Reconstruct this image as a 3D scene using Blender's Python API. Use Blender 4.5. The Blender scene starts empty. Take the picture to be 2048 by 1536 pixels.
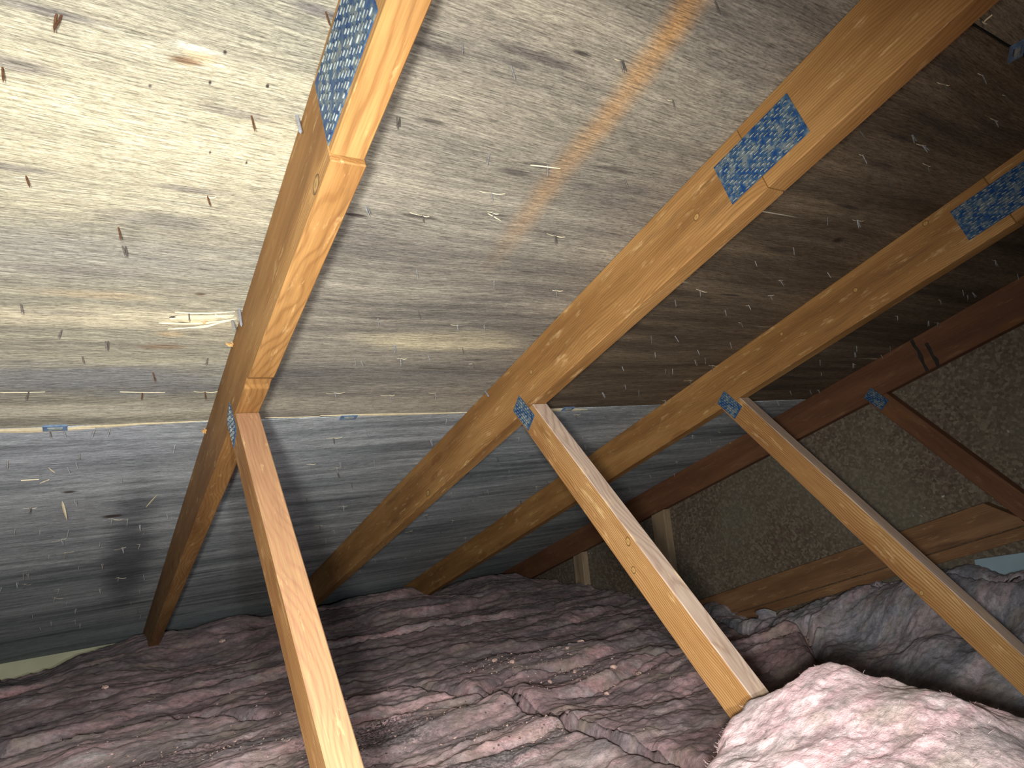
import bpy, bmesh, math, random
import numpy as np
from mathutils import Vector, Matrix

S = bpy.context.scene
COL = S.collection
# ------------------------------------------------------------------ camera, world, lights, exposure
RW = Matrix(((0.8405187621857582, -0.5322494737059814, -0.10118650183412248),
             (0.009323167097562014, -0.1725288589624142, 0.9849603400037986),
             (-0.5417022142921257, -0.8288210244466735, -0.14005149219545934)))   # world -> camera axes
F_PX = 1330.15
cam = bpy.data.cameras.new('camera'); cam.sensor_width = 36; cam.sensor_fit = 'HORIZONTAL'
cam.lens = F_PX / 2048 * 36; cam.clip_start = 0.02; cam.clip_end = 50
camo = bpy.data.objects.new('camera', cam); COL.objects.link(camo)
camo.matrix_world = RW.transposed().to_4x4(); S.camera = camo
S.view_settings.view_transform = 'Standard'; S.view_settings.look = 'None'
S.view_settings.gamma = 1; S.view_settings.use_curve_mapping = False
S.view_settings.exposure = 0.12
w = bpy.data.worlds.new('world'); S.world = w; w.use_nodes = True
w.node_tree.nodes['Background'].inputs[0].default_value = (0.55, 0.6, 0.7, 1)
w.node_tree.nodes['Background'].inputs[1].default_value = 0.004

def spot(name, loc, target, power, size, blend, col, rad):
    l = bpy.data.lights.new(name, 'SPOT'); l.energy = power; l.spot_size = math.radians(size); l.spot_blend = blend
    l.color = col; l.shadow_soft_size = rad
    o = bpy.data.objects.new(name, l); COL.objects.link(o); o.location = loc
    o.rotation_euler = (Vector(target) - Vector(loc)).to_track_quat('-Z', 'Y').to_euler()
    return o
# hand torch held left of the lens, and a second lamp held low at the right of it
spot('torch_left', (-0.078, -0.04, -0.02), (0.62, 3.0, -0.75), 92, 158, 1.0, (1.0, 0.98, 0.93), 0.028)
spot('torch_right', (0.065, -0.04, -0.10), (0.70, 3.0, -0.90), 44, 150, 1.0, (0.93, 0.97, 1.0), 0.016)

# ------------------------------------------------------------------ frames: (x, u, d): along the ridge, down the slope, depth below the sheathing
H = 0.64058; PITCH = math.radians(18.4); CP, SP = math.cos(PITCH), math.sin(PITCH)
UV = Vector((0, CP, -SP)); NV = Vector((0, SP, CP))          # down-slope, outward normal
def P3(x, u, d): return Vector((x, 0, 0)) + UV * u + NV * (H - d)
def ray(px, py): return RW.transposed() @ Vector(((px - 1024) / F_PX, -(py - 768) / F_PX, -1.0))
def on_roof(px, py):
    r = ray(px, py); t = H / r.dot(NV); p = r * t; return p.x, p.dot(UV)
def on_x(px, py, x):
    r = ray(px, py); p = r * (x / r.x); return p
def on_y(px, py, y):
    r = ray(px, py); return r * (y / r.y)
def on_z(px, py, z):
    r = ray(px, py); return r * (z / r.z)
XT = [0.2158, 0.8258, 1.5179, 2.2713]; TH = 0.039; DC = 0.1155
PHI = 1.1322; UJ = 1.0806; WW = 0.0635
WDIR = Vector((-math.cos(PHI), math.sin(PHI))); WPERP = Vector((math.sin(PHI), math.cos(PHI)))
rnd = random.Random(7)

# ------------------------------------------------------------------ node helpers
class NT:
    def __init__(s, name):
        s.m = bpy.data.materials.new(name); s.m.use_nodes = True; s.t = s.m.node_tree; s.t.nodes.clear()
        s.out = s.n('ShaderNodeOutputMaterial'); s.b = s.n('ShaderNodeBsdfPrincipled')
        s.t.links.new(s.b.outputs[0], s.out.inputs[0]); s.b.inputs['Roughness'].default_value = 0.8
        s.b.inputs['Specular IOR Level'].default_value = 0.25
        s.tc = s.n('ShaderNodeTexCoord')
    def n(s, k): return s.t.nodes.new(k)
    def set(s, inp, v):
        if isinstance(v, bpy.types.NodeSocket): s.t.links.new(v, inp)
        elif v is not None:
            if hasattr(inp, 'default_value'):
                try: inp.default_value = v
                except Exception: inp.default_value = (*v, 1) if len(v) == 3 else v
    def math(s, op, a, b=0.0, c=None, clamp=False):
        n = s.n('ShaderNodeMath'); n.operation = op; n.use_clamp = clamp
        s.set(n.inputs[0], a); s.set(n.inputs[1], b)
        if c is not None: s.set(n.inputs[2], c)
        return n.outputs[0]
    def mapping(s, vec, scale=(1, 1, 1), loc=(0, 0, 0), rot=(0, 0, 0)):
        n = s.n('ShaderNodeMapping'); s.set(n.inputs[0], vec); n.inputs['Scale'].default_value = scale
        s.set(n.inputs['Location'], loc); n.inputs['Rotation'].default_value = rot
        return n.outputs[0]
    def noise(s, vec, scale, detail=4, rough=0.55, dist=0.0, col=False):
        n = s.n('ShaderNodeTexNoise'); s.set(n.inputs['Vector'], vec); n.inputs['Scale'].default_value = scale
        n.inputs['Detail'].default_value = detail; n.inputs['Roughness'].default_value = rough; n.inputs['Distortion'].default_value = dist
        return n.outputs['Color' if col else 'Fac']
    def ramp(s, fac, stops, interp='LINEAR'):
        n = s.n('ShaderNodeValToRGB'); s.set(n.inputs[0], fac); cr = n.color_ramp; cr.interpolation = interp
        while len(cr.elements) < len(stops): cr.elements.new(0.5)
        for e, (p, c) in zip(cr.elements, stops):
            e.position = p; e.color = (*c, 1) if not isinstance(c, (int, float)) else (c, c, c, 1)
        return n.outputs[0]
    def mix(s, fac, a, b, mode='MIX'):
        n = s.n('ShaderNodeMix'); n.data_type = 'RGBA'; n.blend_type = mode; n.clamp_factor = True
        s.set(n.inputs[0], fac); s.set(n.inputs[6], a if isinstance(a, bpy.types.NodeSocket) else (*a, 1)); s.set(n.inputs[7], b if isinstance(b, bpy.types.NodeSocket) else (*b, 1))
        return n.outputs[2]
    def sep(s, vec):
        n = s.n('ShaderNodeSeparateXYZ'); s.set(n.inputs[0], vec); return n.outputs
    def comb(s, x, y, z):
        n = s.n('ShaderNodeCombineXYZ'); s.set(n.inputs[0], x); s.set(n.inputs[1], y); s.set(n.inputs[2], z); return n.outputs[0]
    def bump(s, h, strength=0.5, dist=0.002, prev=None):
        n = s.n('ShaderNodeBump'); n.inputs['Strength'].default_value = strength; n.inputs['Distance'].default_value = dist
        s.set(n.inputs['Height'], h)
        if prev is not None: s.set(n.inputs['Normal'], prev)
        return n.outputs[0]
    def blob(s, xs, ys, x0, y0, rx, ry, wob=None, soft=(0.35, 1.0)):
        """soft ellipse mask, 1 inside"""
        a = s.math('DIVIDE', s.math('SUBTRACT', xs, x0), rx); b = s.math('DIVIDE', s.math('SUBTRACT', ys, y0), ry)
        d = s.math('SQRT', s.math('ADD', s.math('MULTIPLY', a, a), s.math('MULTIPLY', b, b)))
        if wob is not None: d = s.math('ADD', d, wob)
        n = s.n('ShaderNodeMapRange'); n.interpolation_type = 'SMOOTHSTEP'; s.set(n.inputs[0], d)
        n.inputs[1].default_value = soft[0]; n.inputs[2].default_value = soft[1]; n.inputs[3].default_value = 1; n.inputs[4].default_value = 0
        return n.outputs[0]
    def col(s, c): s.set(s.b.inputs['Base Color'], c if isinstance(c, bpy.types.NodeSocket) else (*c, 1)); return s

def plywood(name, lo, mid, hi, dark, off, darkamt=0.55, blobs=(), streak=None, grainsc=1.0):
    """sheet in local coordinates x along the ridge, y down the slope"""
    t = NT(name); v = t.tc.outputs['Object']; xyz = t.sep(v); x, y = xyz[0], xyz[1]
    warp = t.math('MULTIPLY', t.math('SUBTRACT', t.noise(t.mapping(v, (0.6, 1.6, 1), (off, off, 0)), 1.4, 2), 0.5), 0.10)
    vw = t.comb(x, t.math('ADD', y, warp), 0.0)
    big = t.noise(t.mapping(vw, (0.55, 5.0, 1), (off, 0, 0)), 1.5, 4, 0.6)
    medium = t.noise(t.mapping(vw, (2.2, 46.0, 1), (0, off, 0)), 1.0, 5, 0.65)
    fine = t.noise(t.mapping(vw, (30.0 * grainsc, 420.0, 1)), 1.0, 4, 0.75)
    speck = t.noise(t.mapping(v, (150, 420, 1)), 1.0, 2, 0.6)
    c = t.ramp(t.math('ADD', t.math('MULTIPLY', big, 0.55), t.math('MULTIPLY', medium, 0.45)),
               [(0.30, dark), (0.42, lo), (0.52, mid), (0.68, hi)])
    wob = t.math('MULTIPLY', t.math('SUBTRACT', t.noise(t.mapping(v, (4, 22, 1)), 1.0, 4, 0.6), 0.5), 1.5)
    for (bx, by, rx, ry, bc, st) in blobs:
        m = t.math('MULTIPLY', t.blob(x, y, bx, by, rx, ry, wob, (0.3, 1.15)), st)
        c = t.mix(m, c, bc)
    # mould bands
    mb = t.ramp(t.noise(t.mapping(vw, (1.1, 9.0, 1), (off * 2, 3, 0)), 1.6, 5, 0.62), [(0.47, 0.0), (0.68, 1.0)])
    c = t.mix(t.math('MULTIPLY', mb, darkamt), c, dark)
    if streak is not None:
        sx, su0, su1, sc = streak
        wv = t.math('MULTIPLY', t.math('SUBTRACT', t.noise(t.mapping(v, (2, 4, 1)), 1.0, 3), 0.5), 0.05)
        dx = t.math('ABSOLUTE', t.math('ADD', t.math('SUBTRACT', x, sx), wv))
        n = t.n('ShaderNodeMapRange'); n.interpolation_type = 'SMOOTHSTEP'; t.set(n.inputs[0], dx)
        n.inputs[1].default_value = 0.0; n.inputs[2].default_value = 0.036; n.inputs[3].default_value = 1; n.inputs[4].default_value = 0
        n2 = t.n('ShaderNodeMapRange'); t.set(n2.inputs[0], y); n2.inputs[1].default_value = su0; n2.inputs[2].default_value = su1; n2.inputs[3].default_value = 0.8; n2.inputs[4].default_value = 0
        sm = t.math('MULTIPLY', t.math('MULTIPLY', n.outputs[0], n2.outputs[0]), t.ramp(t.noise(t.mapping(v, (5, 7, 1)), 1, 4), [(0.3, 0.45), (0.6, 1.0)]))
        c = t.mix(sm, c, sc)
    g = t.ramp(fine, [(0.34, 0.42), (0.49, 0.96), (0.66, 1.55)])
    c = t.mix(0.9, c, g, 'MULTIPLY')
    g2 = t.ramp(speck, [(0.34, 0.6), (0.45, 1.0), (0.62, 1.2)])
    c = t.mix(0.6, c, g2, 'MULTIPLY')
    # hairline checks and torn fibres in the veneer
    ck = t.ramp(t.noise(t.mapping(vw, (1.6, 75, 1), (5, off, 0)), 1.0, 2, 0.5), [(0.735, 0.0), (0.76, 1.0)])
    c = t.mix(t.math('MULTIPLY', ck, 0.75), c, (0.8, 0.73, 0.55))
    ck2 = t.ramp(t.noise(t.mapping(vw, (2.0, 60, 1), (15, off, 0)), 1.0, 2, 0.5), [(0.72, 0.0), (0.76, 1.0)])
    c = t.mix(t.math('MULTIPLY', ck2, 0.7), c, (0.035, 0.028, 0.024))
    t.col(c)
    bm_ = t.bump(fine, 0.8, 0.003, t.bump(medium, 0.45, 0.007))
    t.set(t.b.inputs['Normal'], bm_)
    return t.m

def lumber(name, lo, mid, hi, ring=(0.17, 0.07, 0.02), ringamt=0.5, dirt=0.3, palea=0.4):
    t = NT(name); v = t.tc.outputs['Object']
    oi = t.n('ShaderNodeObjectInfo'); r = t.math('MULTIPLY', oi.outputs['Random'], 37.0)
    n = t.n('ShaderNodeVectorMath'); n.operation = 'ADD'; t.set(n.inputs[0], v); t.set(n.inputs[1], t.comb(r, t.math('MULTIPLY', r, 0.31), t.math('MULTIPLY', r, 0.17)))
    vv = n.outputs[0]
    xyz = t.sep(vv)
    # cathedral rings: distance from a wandering pith, cut along the length
    wob = t.noise(t.mapping(vv, (1.6, 4.0, 4.0)), 1.0, 3, 0.5, 0.0)
    wob2 = t.noise(t.mapping(vv, (7.0, 16.0, 16.0)), 1.0, 2, 0.5)
    ob = t.sep(v)
    rr = t.math('ADD', t.math('ADD', t.math('MULTIPLY', ob[1], 1.0), t.math('MULTIPLY', ob[2], 0.55)), t.math('ADD', t.math('MULTIPLY', wob, 0.13), t.math('MULTIPLY', wob2, 0.010)))
    wave = t.math('SINE', t.math('MULTIPLY', rr, 1350.0))
    rings = t.ramp(t.math('ADD', t.math('MULTIPLY', wave, 0.5), 0.5), [(0.1, 0.0), (0.75, 0.35), (0.97, 1.0)])
    base = t.ramp(t.noise(t.mapping(vv, (1.8, 14, 14)), 1.0, 4, 0.6), [(0.30, lo), (0.5, mid), (0.70, hi)])
    c = t.mix(t.math('MULTIPLY', rings, ringamt), base, ring)
    fine = t.noise(t.mapping(vv, (14, 420, 420)), 1.0, 3, 0.65)
    c = t.mix(0.5, c, t.ramp(fine, [(0.35, 0.72), (0.5, 1.0), (0.65, 1.18)]), 'MULTIPLY')
    # knots: sparse cells
    vo = t.n('ShaderNodeTexVoronoi'); vo.feature = 'F1'; t.set(vo.inputs['Vector'], t.mapping(vv, (3.4, 11, 11))); vo.inputs['Scale'].default_value = 1.0
    kn = t.ramp(vo.outputs['Distance'], [(0.05, 1.0), (0.12, 0.85), (0.17, 0.0)])
    c = t.mix(t.math('MULTIPLY', kn, 0.6), c, (0.20, 0.085, 0.025))
    kn2 = t.ramp(vo.outputs['Distance'], [(0.12, 0.0), (0.16, 1.0), (0.3, 0.0)])
    c = t.mix(t.math('MULTIPLY', kn2, 0.12), c, hi)
    # dark scuffs, handling dirt, pitch streaks
    d = t.ramp(t.noise(t.mapping(vv, (3.2, 26, 26), (7, 3, 1)), 1.0, 4, 0.65), [(0.60, 0.0), (0.72, 1.0)])
    c = t.mix(t.math('MULTIPLY', d, dirt), c, (0.07, 0.035, 0.02))
    pale = t.ramp(t.noise(t.mapping(vv, (14, 60, 60), (2, 9, 4)), 1.0, 5, 0.7), [(0.58, 0.0), (0.72, 1.0)])
    c = t.mix(t.math('MULTIPLY', pale, palea), c, (0.86, 0.62, 0.30))
    t.col(c); t.b.inputs['Roughness'].default_value = 0.62
    t.set(t.b.inputs['Normal'], t.bump(fine, 0.25, 0.0012, t.bump(t.noise(t.mapping(vv, (5, 30, 30)), 1.0, 3), 0.25, 0.003)))
    return t.m

def simple(name, c, rough=0.6, metal=0.0, var=0.25, sc=60.0):
    t = NT(name); nz = t.noise(t.tc.outputs['Object'], sc, 3, 0.6)
    a = tuple(min(1, q * (1 - var)) for q in c); b = tuple(min(1, q * (1 + var)) for q in c)
    t.col(t.ramp(nz, [(0.3, a), (0.7, b)])); t.b.inputs['Roughness'].default_value = rough; t.b.inputs['Metallic'].default_value = metal
    t.set(t.b.inputs['Normal'], t.bump(nz, 0.3, 0.001))
    return t.m

def insulation(name, dusty, mid, pink, pale, dust=0.5, soot=(), specks=0.5, sc=1.0, fresh=(0.66, 0.38, 0.38), bmp=1.0):
    t = NT(name); v = t.tc.outputs['Object']; xyz = t.sep(v); x, y = xyz[0], xyz[1]
    a = t.noise(t.mapping(v, (2.0 * sc, 8.5 * sc, 5)), 1.0, 5, 0.6, 0.3)
    c = t.ramp(a, [(0.34, dusty), (0.48, mid), (0.60, pink), (0.74, pale)])
    b = t.noise(t.mapping(v, (7, 26, 16), (3, 1, 2)), 1.0, 5, 0.65, 0.2)
    c = t.mix(t.math('MULTIPLY', t.ramp(b, [(0.42, 0.0), (0.66, 1.0)]), dust), c, dusty)
    b2 = t.noise(t.mapping(v, (5, 20, 12), (13, 4, 2)), 1.0, 4, 0.65, 0.2)
    c = t.mix(t.math('MULTIPLY', t.ramp(b2, [(0.56, 0.0), (0.72, 1.0)]), 0.75), c, pale)
    at = t.n('ShaderNodeAttribute'); at.attribute_name = 'fresh'
    c = t.mix(t.math('MULTIPLY', at.outputs['Fac'], t.ramp(b2, [(0.35, 0.45), (0.6, 1.0)])), c, t.mix(t.ramp(b, [(0.4, 0.0), (0.6, 1.0)]), fresh, pale))
    mott = t.noise(t.mapping(v, (48, 85, 70)), 1.0, 5, 0.75)
    c = t.mix(0.8, c, t.ramp(mott, [(0.33, 0.5), (0.48, 0.98), (0.66, 1.35)]), 'MULTIPLY')
    mt2 = t.noise(t.mapping(v, (10, 30, 20), (4, 4, 4)), 1.0, 5, 0.7)
    c = t.mix(0.7, c, t.ramp(mt2, [(0.36, 0.5), (0.48, 0.95), (0.64, 1.35)]), 'MULTIPLY')
    tan = t.ramp(t.noise(t.mapping(v, (7, 11, 9), (9, 1, 5)), 1.0, 4, 0.6), [(0.52, 0.0), (0.7, 0.5)])
    c = t.mix(tan, c, (0.50, 0.40, 0.30))
    wob = t.math('MULTIPLY', t.math('SUBTRACT', t.noise(t.mapping(v, (9, 30, 9)), 1.0, 4, 0.6), 0.5), 1.6)
    grit = t.ramp(t.noise(t.mapping(v, (150, 230, 200)), 1.0, 3, 0.7), [(0.44, 1.0), (0.56, 0.0)])
    for (bx, by, rx, ry, st) in soot:
        m = t.math('MULTIPLY', t.math('MULTIPLY', t.blob(x, y, bx, by, rx, ry, wob, (0.3, 1.2)), grit), st)
        c = t.mix(m, c, (0.025, 0.025, 0.03))
    vo = t.n('ShaderNodeTexVoronoi'); t.set(vo.inputs['Vector'], t.mapping(v, (48, 70, 48))); vo.inputs['Scale'].default_value = 1.0
    sp = t.math('MULTIPLY', t.ramp(vo.outputs['Distance'], [(0.10, 1.0), (0.17, 0.0)]), t.ramp(t.noise(t.mapping(v, (6, 10, 6), (1, 8, 0)), 1.0, 3), [(0.5, 0.0), (0.62, 1.0)]))
    c = t.mix(t.math('MULTIPLY', sp, specks), c, (0.02, 0.02, 0.022))
    t.col(c); t.b.inputs['Roughness'].default_value = 1.0; t.b.inputs['Specular IOR Level'].default_value = 0.05
    t.b.inputs['Sheen Weight'].default_value = 0.15
    fib = t.noise(t.mapping(v, (70, 130, 90)), 1.0, 5, 0.75, 0.4)
    fz = t.noise(t.mapping(v, (190, 240, 210)), 1.0, 4, 0.8)
    t.set(t.b.inputs['Normal'], t.bump(fz, 0.6, 0.0025, t.bump(fib, 0.75 * bmp, 0.006, t.bump(b, 0.4 * bmp, 0.012))))
    return t.m

# ------------------------------------------------------------------ palettes
M = {}
cream = ((0.30, 0.26, 0.18), (0.50, 0.45, 0.31), (0.70, 0.65, 0.46), (0.17, 0.15, 0.13))
def smudges(L):
    out = []
    for px, py, rx, ru, cc, st in L:
        a = on_roof(px, py); out.append((a[0], a[1], rx, ru, cc, st))
    return tuple(out)
DK = (0.16, 0.145, 0.14); BK = (0.05, 0.04, 0.035); WH = (0.80, 0.76, 0.62); TN = (0.50, 0.38, 0.22)
M['ply_left'] = plywood('plywood_cream', (0.26, 0.245, 0.19), (0.38, 0.355, 0.265), (0.54, 0.505, 0.37), (0.14, 0.135, 0.13), 1.3, 0.45,
    blobs=((0.0, 0.62, 0.5, 0.16, (0.56, 0.51, 0.35), 0.7), (0.0, 0.98, 0.35, 0.035, (0.66, 0.59, 0.41), 0.8), (0.02, 0.83, 0.3, 0.06, (0.32, 0.31, 0.27), 0.6),
           (0.0, 1.17, 0.4, 0.07, (0.20, 0.21, 0.22), 0.8), (0.02, 1.29, 0.4, 0.035, (0.58, 0.54, 0.42), 0.7), (0.09, 0.5, 0.018, 0.006, (0.22, 0.13, 0.07), 0.9),
           (0.15, 0.905, 0.012, 0.006, (0.10, 0.06, 0.03), 0.9), (0.11, 1.06, 0.04, 0.01, (0.25, 0.15, 0.08), 0.6)) + smudges((
        (90, 22, .06, .008, DK, .7), (640, 22, .035, .008, DK, .8), (30, 130, .05, .012, DK, .7), (470, 225, .05, .008, DK, .55), (20, 335, .05, .008, DK, .6), (380, 380, .05, .008, DK, .6),
        (330, 445, .08, .016, DK, .5), (160, 540, .10, .02, DK, .4), (400, 110, .02, .010, TN, .8), (450, 105, .0022, .0035, BK, 1), (420, 165, .002, .0035, BK, 1), (535, 172, .0022, .0035, BK, 1), (420, 305, .0022, .0045, BK, .9), (493, 325, .0022, .005, BK, 1), (300, 172, .002, .003, BK, .9),
        (390, 97, .03, .006, WH, .5), (200, 590, .10, .014, TN, .45), (340, 668, .03, .012, TN, .6), (120, 625, .09, .01, DK, .5))))
M['ply_mid'] = plywood('plywood_grey_brown', (0.19, 0.175, 0.145), (0.30, 0.275, 0.22), (0.44, 0.40, 0.31), (0.12, 0.11, 0.10), 4.1, 0.55,
    blobs=((0.62, 1.02, 0.22, 0.045, (0.66, 0.58, 0.38), 0.85), (0.5, 0.45, 0.5, 0.22, (0.36, 0.32, 0.235), 0.4), (0.5, 1.17, 0.5, 0.06, (0.15, 0.145, 0.14), 0.6),
           (0.45, 1.3, 0.5, 0.045, (0.40, 0.37, 0.29), 0.6), (0.46, 0.385, 0.09, 0.01, (0.10, 0.08, 0.075), 0.8), (0.52, 0.56, 0.03, 0.008, (0.08, 0.07, 0.06), 0.9)) + smudges((
        (875, 95, .05, .006, BK, .8), (1030, 128, .035, .005, BK, .7), (1165, 107, .02, .004, BK, .9), (860, 242, .03, .005, BK, .8), (1085, 332, .04, .006, BK, .7), (710, 430, .02, .004, BK, 1), (840, 433, .035, .004, BK, .8),
        (1230, 340, .05, .005, BK, .6), (990, 430, .03, .004, BK, .6), (1100, 465, .05, .006, BK, .6), (1060, 545, .03, .004, BK, .7), (1160, 620, .06, .006, (0.5, 0.44, 0.3), .5), (760, 636, .05, .005, BK, .5), (950, 720, .04, .005, BK, .6), (790, 845, .01, .004, BK, .8))),
    streak=(0.595, 0.22, 0.82, (0.62, 0.32, 0.09)))
M['ply_far'] = plywood('plywood_dark_brown', (0.10, 0.072, 0.045), (0.16, 0.118, 0.075), (0.26, 0.20, 0.13), (0.05, 0.038, 0.03), 8.2, 0.6,
    blobs=smudges(((1675, 480, .022, .012, (0.03, 0.015, 0.01), .95), (1700, 415, .05, .006, BK, .9), (1760, 330, .05, .01, BK, .6), (1800, 275, .04, .006, BK, .8), (1560, 500, .05, .01, BK, .6), (1460, 590, .04, .004, BK, .9), (1900, 130, .06, .015, BK, .6), (1350, 610, .06, .012, BK, .5))))
M['ply_top'] = plywood('plywood_upper', (0.16, 0.13, 0.09), (0.25, 0.205, 0.14), (0.36, 0.30, 0.20), (0.09, 0.07, 0.05), 2.2, 0.4)
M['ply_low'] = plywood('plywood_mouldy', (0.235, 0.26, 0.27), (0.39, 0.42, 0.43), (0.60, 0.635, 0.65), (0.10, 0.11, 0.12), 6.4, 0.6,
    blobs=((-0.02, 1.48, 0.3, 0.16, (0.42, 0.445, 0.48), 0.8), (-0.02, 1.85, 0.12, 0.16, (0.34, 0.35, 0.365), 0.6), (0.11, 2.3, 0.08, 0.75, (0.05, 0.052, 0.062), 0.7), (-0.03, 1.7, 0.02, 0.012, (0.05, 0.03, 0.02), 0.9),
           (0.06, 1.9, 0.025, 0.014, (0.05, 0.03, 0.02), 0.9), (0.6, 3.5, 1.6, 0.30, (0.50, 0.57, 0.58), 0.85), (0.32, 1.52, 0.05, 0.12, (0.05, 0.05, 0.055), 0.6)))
M['wood'] = lumber('pine_orange', (0.20, 0.095, 0.030), (0.31, 0.158, 0.050), (0.45, 0.25, 0.088), ringamt=0.45, dirt=0.45)
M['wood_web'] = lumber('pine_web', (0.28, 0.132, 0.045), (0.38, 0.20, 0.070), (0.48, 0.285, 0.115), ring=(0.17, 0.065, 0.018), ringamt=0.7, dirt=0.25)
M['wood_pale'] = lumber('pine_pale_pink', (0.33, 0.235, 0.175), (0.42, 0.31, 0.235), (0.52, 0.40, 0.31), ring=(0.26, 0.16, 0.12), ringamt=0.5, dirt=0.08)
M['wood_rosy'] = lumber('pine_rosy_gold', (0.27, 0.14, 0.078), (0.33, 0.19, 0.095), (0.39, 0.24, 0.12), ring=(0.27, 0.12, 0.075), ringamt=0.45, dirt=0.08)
M['wood_red'] = lumber('pine_red_brown', (0.10, 0.042, 0.024), (0.15, 0.065, 0.035), (0.21, 0.10, 0.05), dirt=0.4, palea=0.1)
M['wood_old'] = lumber('pine_grey', (0.26, 0.19, 0.11), (0.36, 0.27, 0.17), (0.46, 0.36, 0.24), dirt=0.3)
t = NT('plate_blue'); v = t.tc.outputs['Object']
c = t.ramp(t.noise(v, 60, 4, 0.65), [(0.38, (0.012, 0.06, 0.22)), (0.50, (0.05, 0.12, 0.22)), (0.60, (0.20, 0.24, 0.25))])
t.col(c); t.b.inputs['Metallic'].default_value = 0.35; t.b.inputs['Roughness'].default_value = 0.45; M['plate'] = t.m
M['tooth'] = simple('plate_tooth', (0.36, 0.40, 0.38), 0.45, 0.4, 0.6, 120)
M['slot'] = simple('plate_slot', (0.012, 0.02, 0.04), 0.8)
M['steel'] = simple('bright_steel', (0.40, 0.43, 0.50), 0.45, 0.5, 0.2, 200)
M['zinc'] = simple('grey_nail', (0.26, 0.26, 0.26), 0.6, 0.3, 0.4, 200)
M['rust'] = simple('rusty_steel', (0.105, 0.05, 0.026), 0.75, 0.2, 0.5, 200)
M['tarnish'] = simple('tarnished_steel', (0.15, 0.135, 0.12), 0.5, 0.5, 0.4, 200)
M['splinter'] = simple('fresh_splinter', (0.80, 0.70, 0.46), 0.8, 0, 0.15, 90)
M['splinter_brown'] = simple('brown_splinter', (0.50, 0.28, 0.10), 0.8, 0, 0.3, 120)
M['clip'] = simple('clip_blue_grey', (0.22, 0.33, 0.50), 0.4, 0.5, 0.3, 90)
M['cavity'] = simple('torn_cavity', (0.03, 0.025, 0.02), 0.95)
M['baffle'] = simple('pale_eave_board', (0.62, 0.62, 0.42), 0.8, 0, 0.12, 5)
M['foam'] = simple('blue_grey_board', (0.30, 0.40, 0.45), 0.8, 0, 0.08, 8)
M['hidden'] = simple('drywall_back', (0.35, 0.33, 0.3), 0.9)
M['crumb'] = simple('pale_crumb', (0.72, 0.50, 0.42), 0.9, 0, 0.25, 150)
t = NT('osb'); v = t.tc.outputs['Object']
vo = t.n('ShaderNodeTexVoronoi'); t.set(vo.inputs['Vector'], t.mapping(v, (1, 1, 1))); vo.inputs['Scale'].default_value = 120
f1 = t.noise(v, 95, 5, 0.8)
c = t.ramp(t.math('ADD', t.math('MULTIPLY', t.sep(vo.outputs['Color'])[0], 0.45), t.math('MULTIPLY', f1, 0.6)), [(0.25, (0.085, 0.062, 0.044)), (0.55, (0.14, 0.105, 0.075)), (0.85, (0.25, 0.21, 0.155))])
c = t.mix(t.ramp(t.noise(v, 2.2, 3), [(0.42, 0.0), (0.62, 0.45)]), c, (0.17, 0.16, 0.115))
wsp = t.math('MULTIPLY', t.ramp(t.noise(v, 60, 2), [(0.66, 0.0), (0.72, 1.0)]), t.ramp(t.noise(t.mapping(v, (1, 1, 1), (2, 5, 1)), 3.0, 3), [(0.55, 0.0), (0.7, 1.0)]))
c = t.mix(wsp, c, (0.55, 0.58, 0.50))
t.col(c); t.b.inputs['Roughness'].default_value = 0.75; t.set(t.b.inputs['Normal'], t.bump(f1, 0.3, 0.002)); M['osb'] = t.m
M['ins_back'] = insulation('insulation_dusty', (0.19, 0.155, 0.16), (0.27, 0.20, 0.21), (0.38, 0.245, 0.25), (0.44, 0.38, 0.38), 0.6, specks=0.5,
    soot=((0.55, 1.9, 0.25, 0.10, 0.9), (1.0, 1.65, 0.2, 0.08, 0.5), (1.2, 2.0, 0.25, 0.10, 0.5)))
M['ins_front'] = insulation('insulation_pink_dusty', (0.27, 0.225, 0.225), (0.40, 0.31, 0.31), (0.56, 0.37, 0.37), (0.62, 0.55, 0.54), 0.55, specks=0.9,
    soot=((0.56, 1.62, 0.22, 0.15, 0.95), (0.2, 1.9, 0.3, 0.12, 0.6), (0.6, 1.25, 0.3, 0.06, 0.6), (0.9, 1.3, 0.15, 0.05, 0.5)))
M['ins_mid'] = insulation('insulation_rose', (0.24, 0.18, 0.185), (0.34, 0.235, 0.24), (0.46, 0.28, 0.285), (0.52, 0.43, 0.43), 0.5, specks=0.5,
    soot=((1.0, 1.9, 0.25, 0.1, 0.6),))
M['ins_far'] = insulation('insulation_blue_grey', (0.22, 0.22, 0.255), (0.33, 0.32, 0.35), (0.46, 0.36, 0.385), (0.52, 0.50, 0.52), 0.4, specks=0.3)
M['ins_near'] = insulation('insulation_fresh_pink', (0.42, 0.34, 0.33), (0.64, 0.49, 0.485), (0.76, 0.49, 0.505), (0.82, 0.72, 0.71), 0.3, specks=0.6, sc=1.8, bmp=0.7,
    soot=((0.80, 0.42, 0.13, 0.10, 0.22), (0.80, 0.52, 0.08, 0.03, 0.2)))

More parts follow.
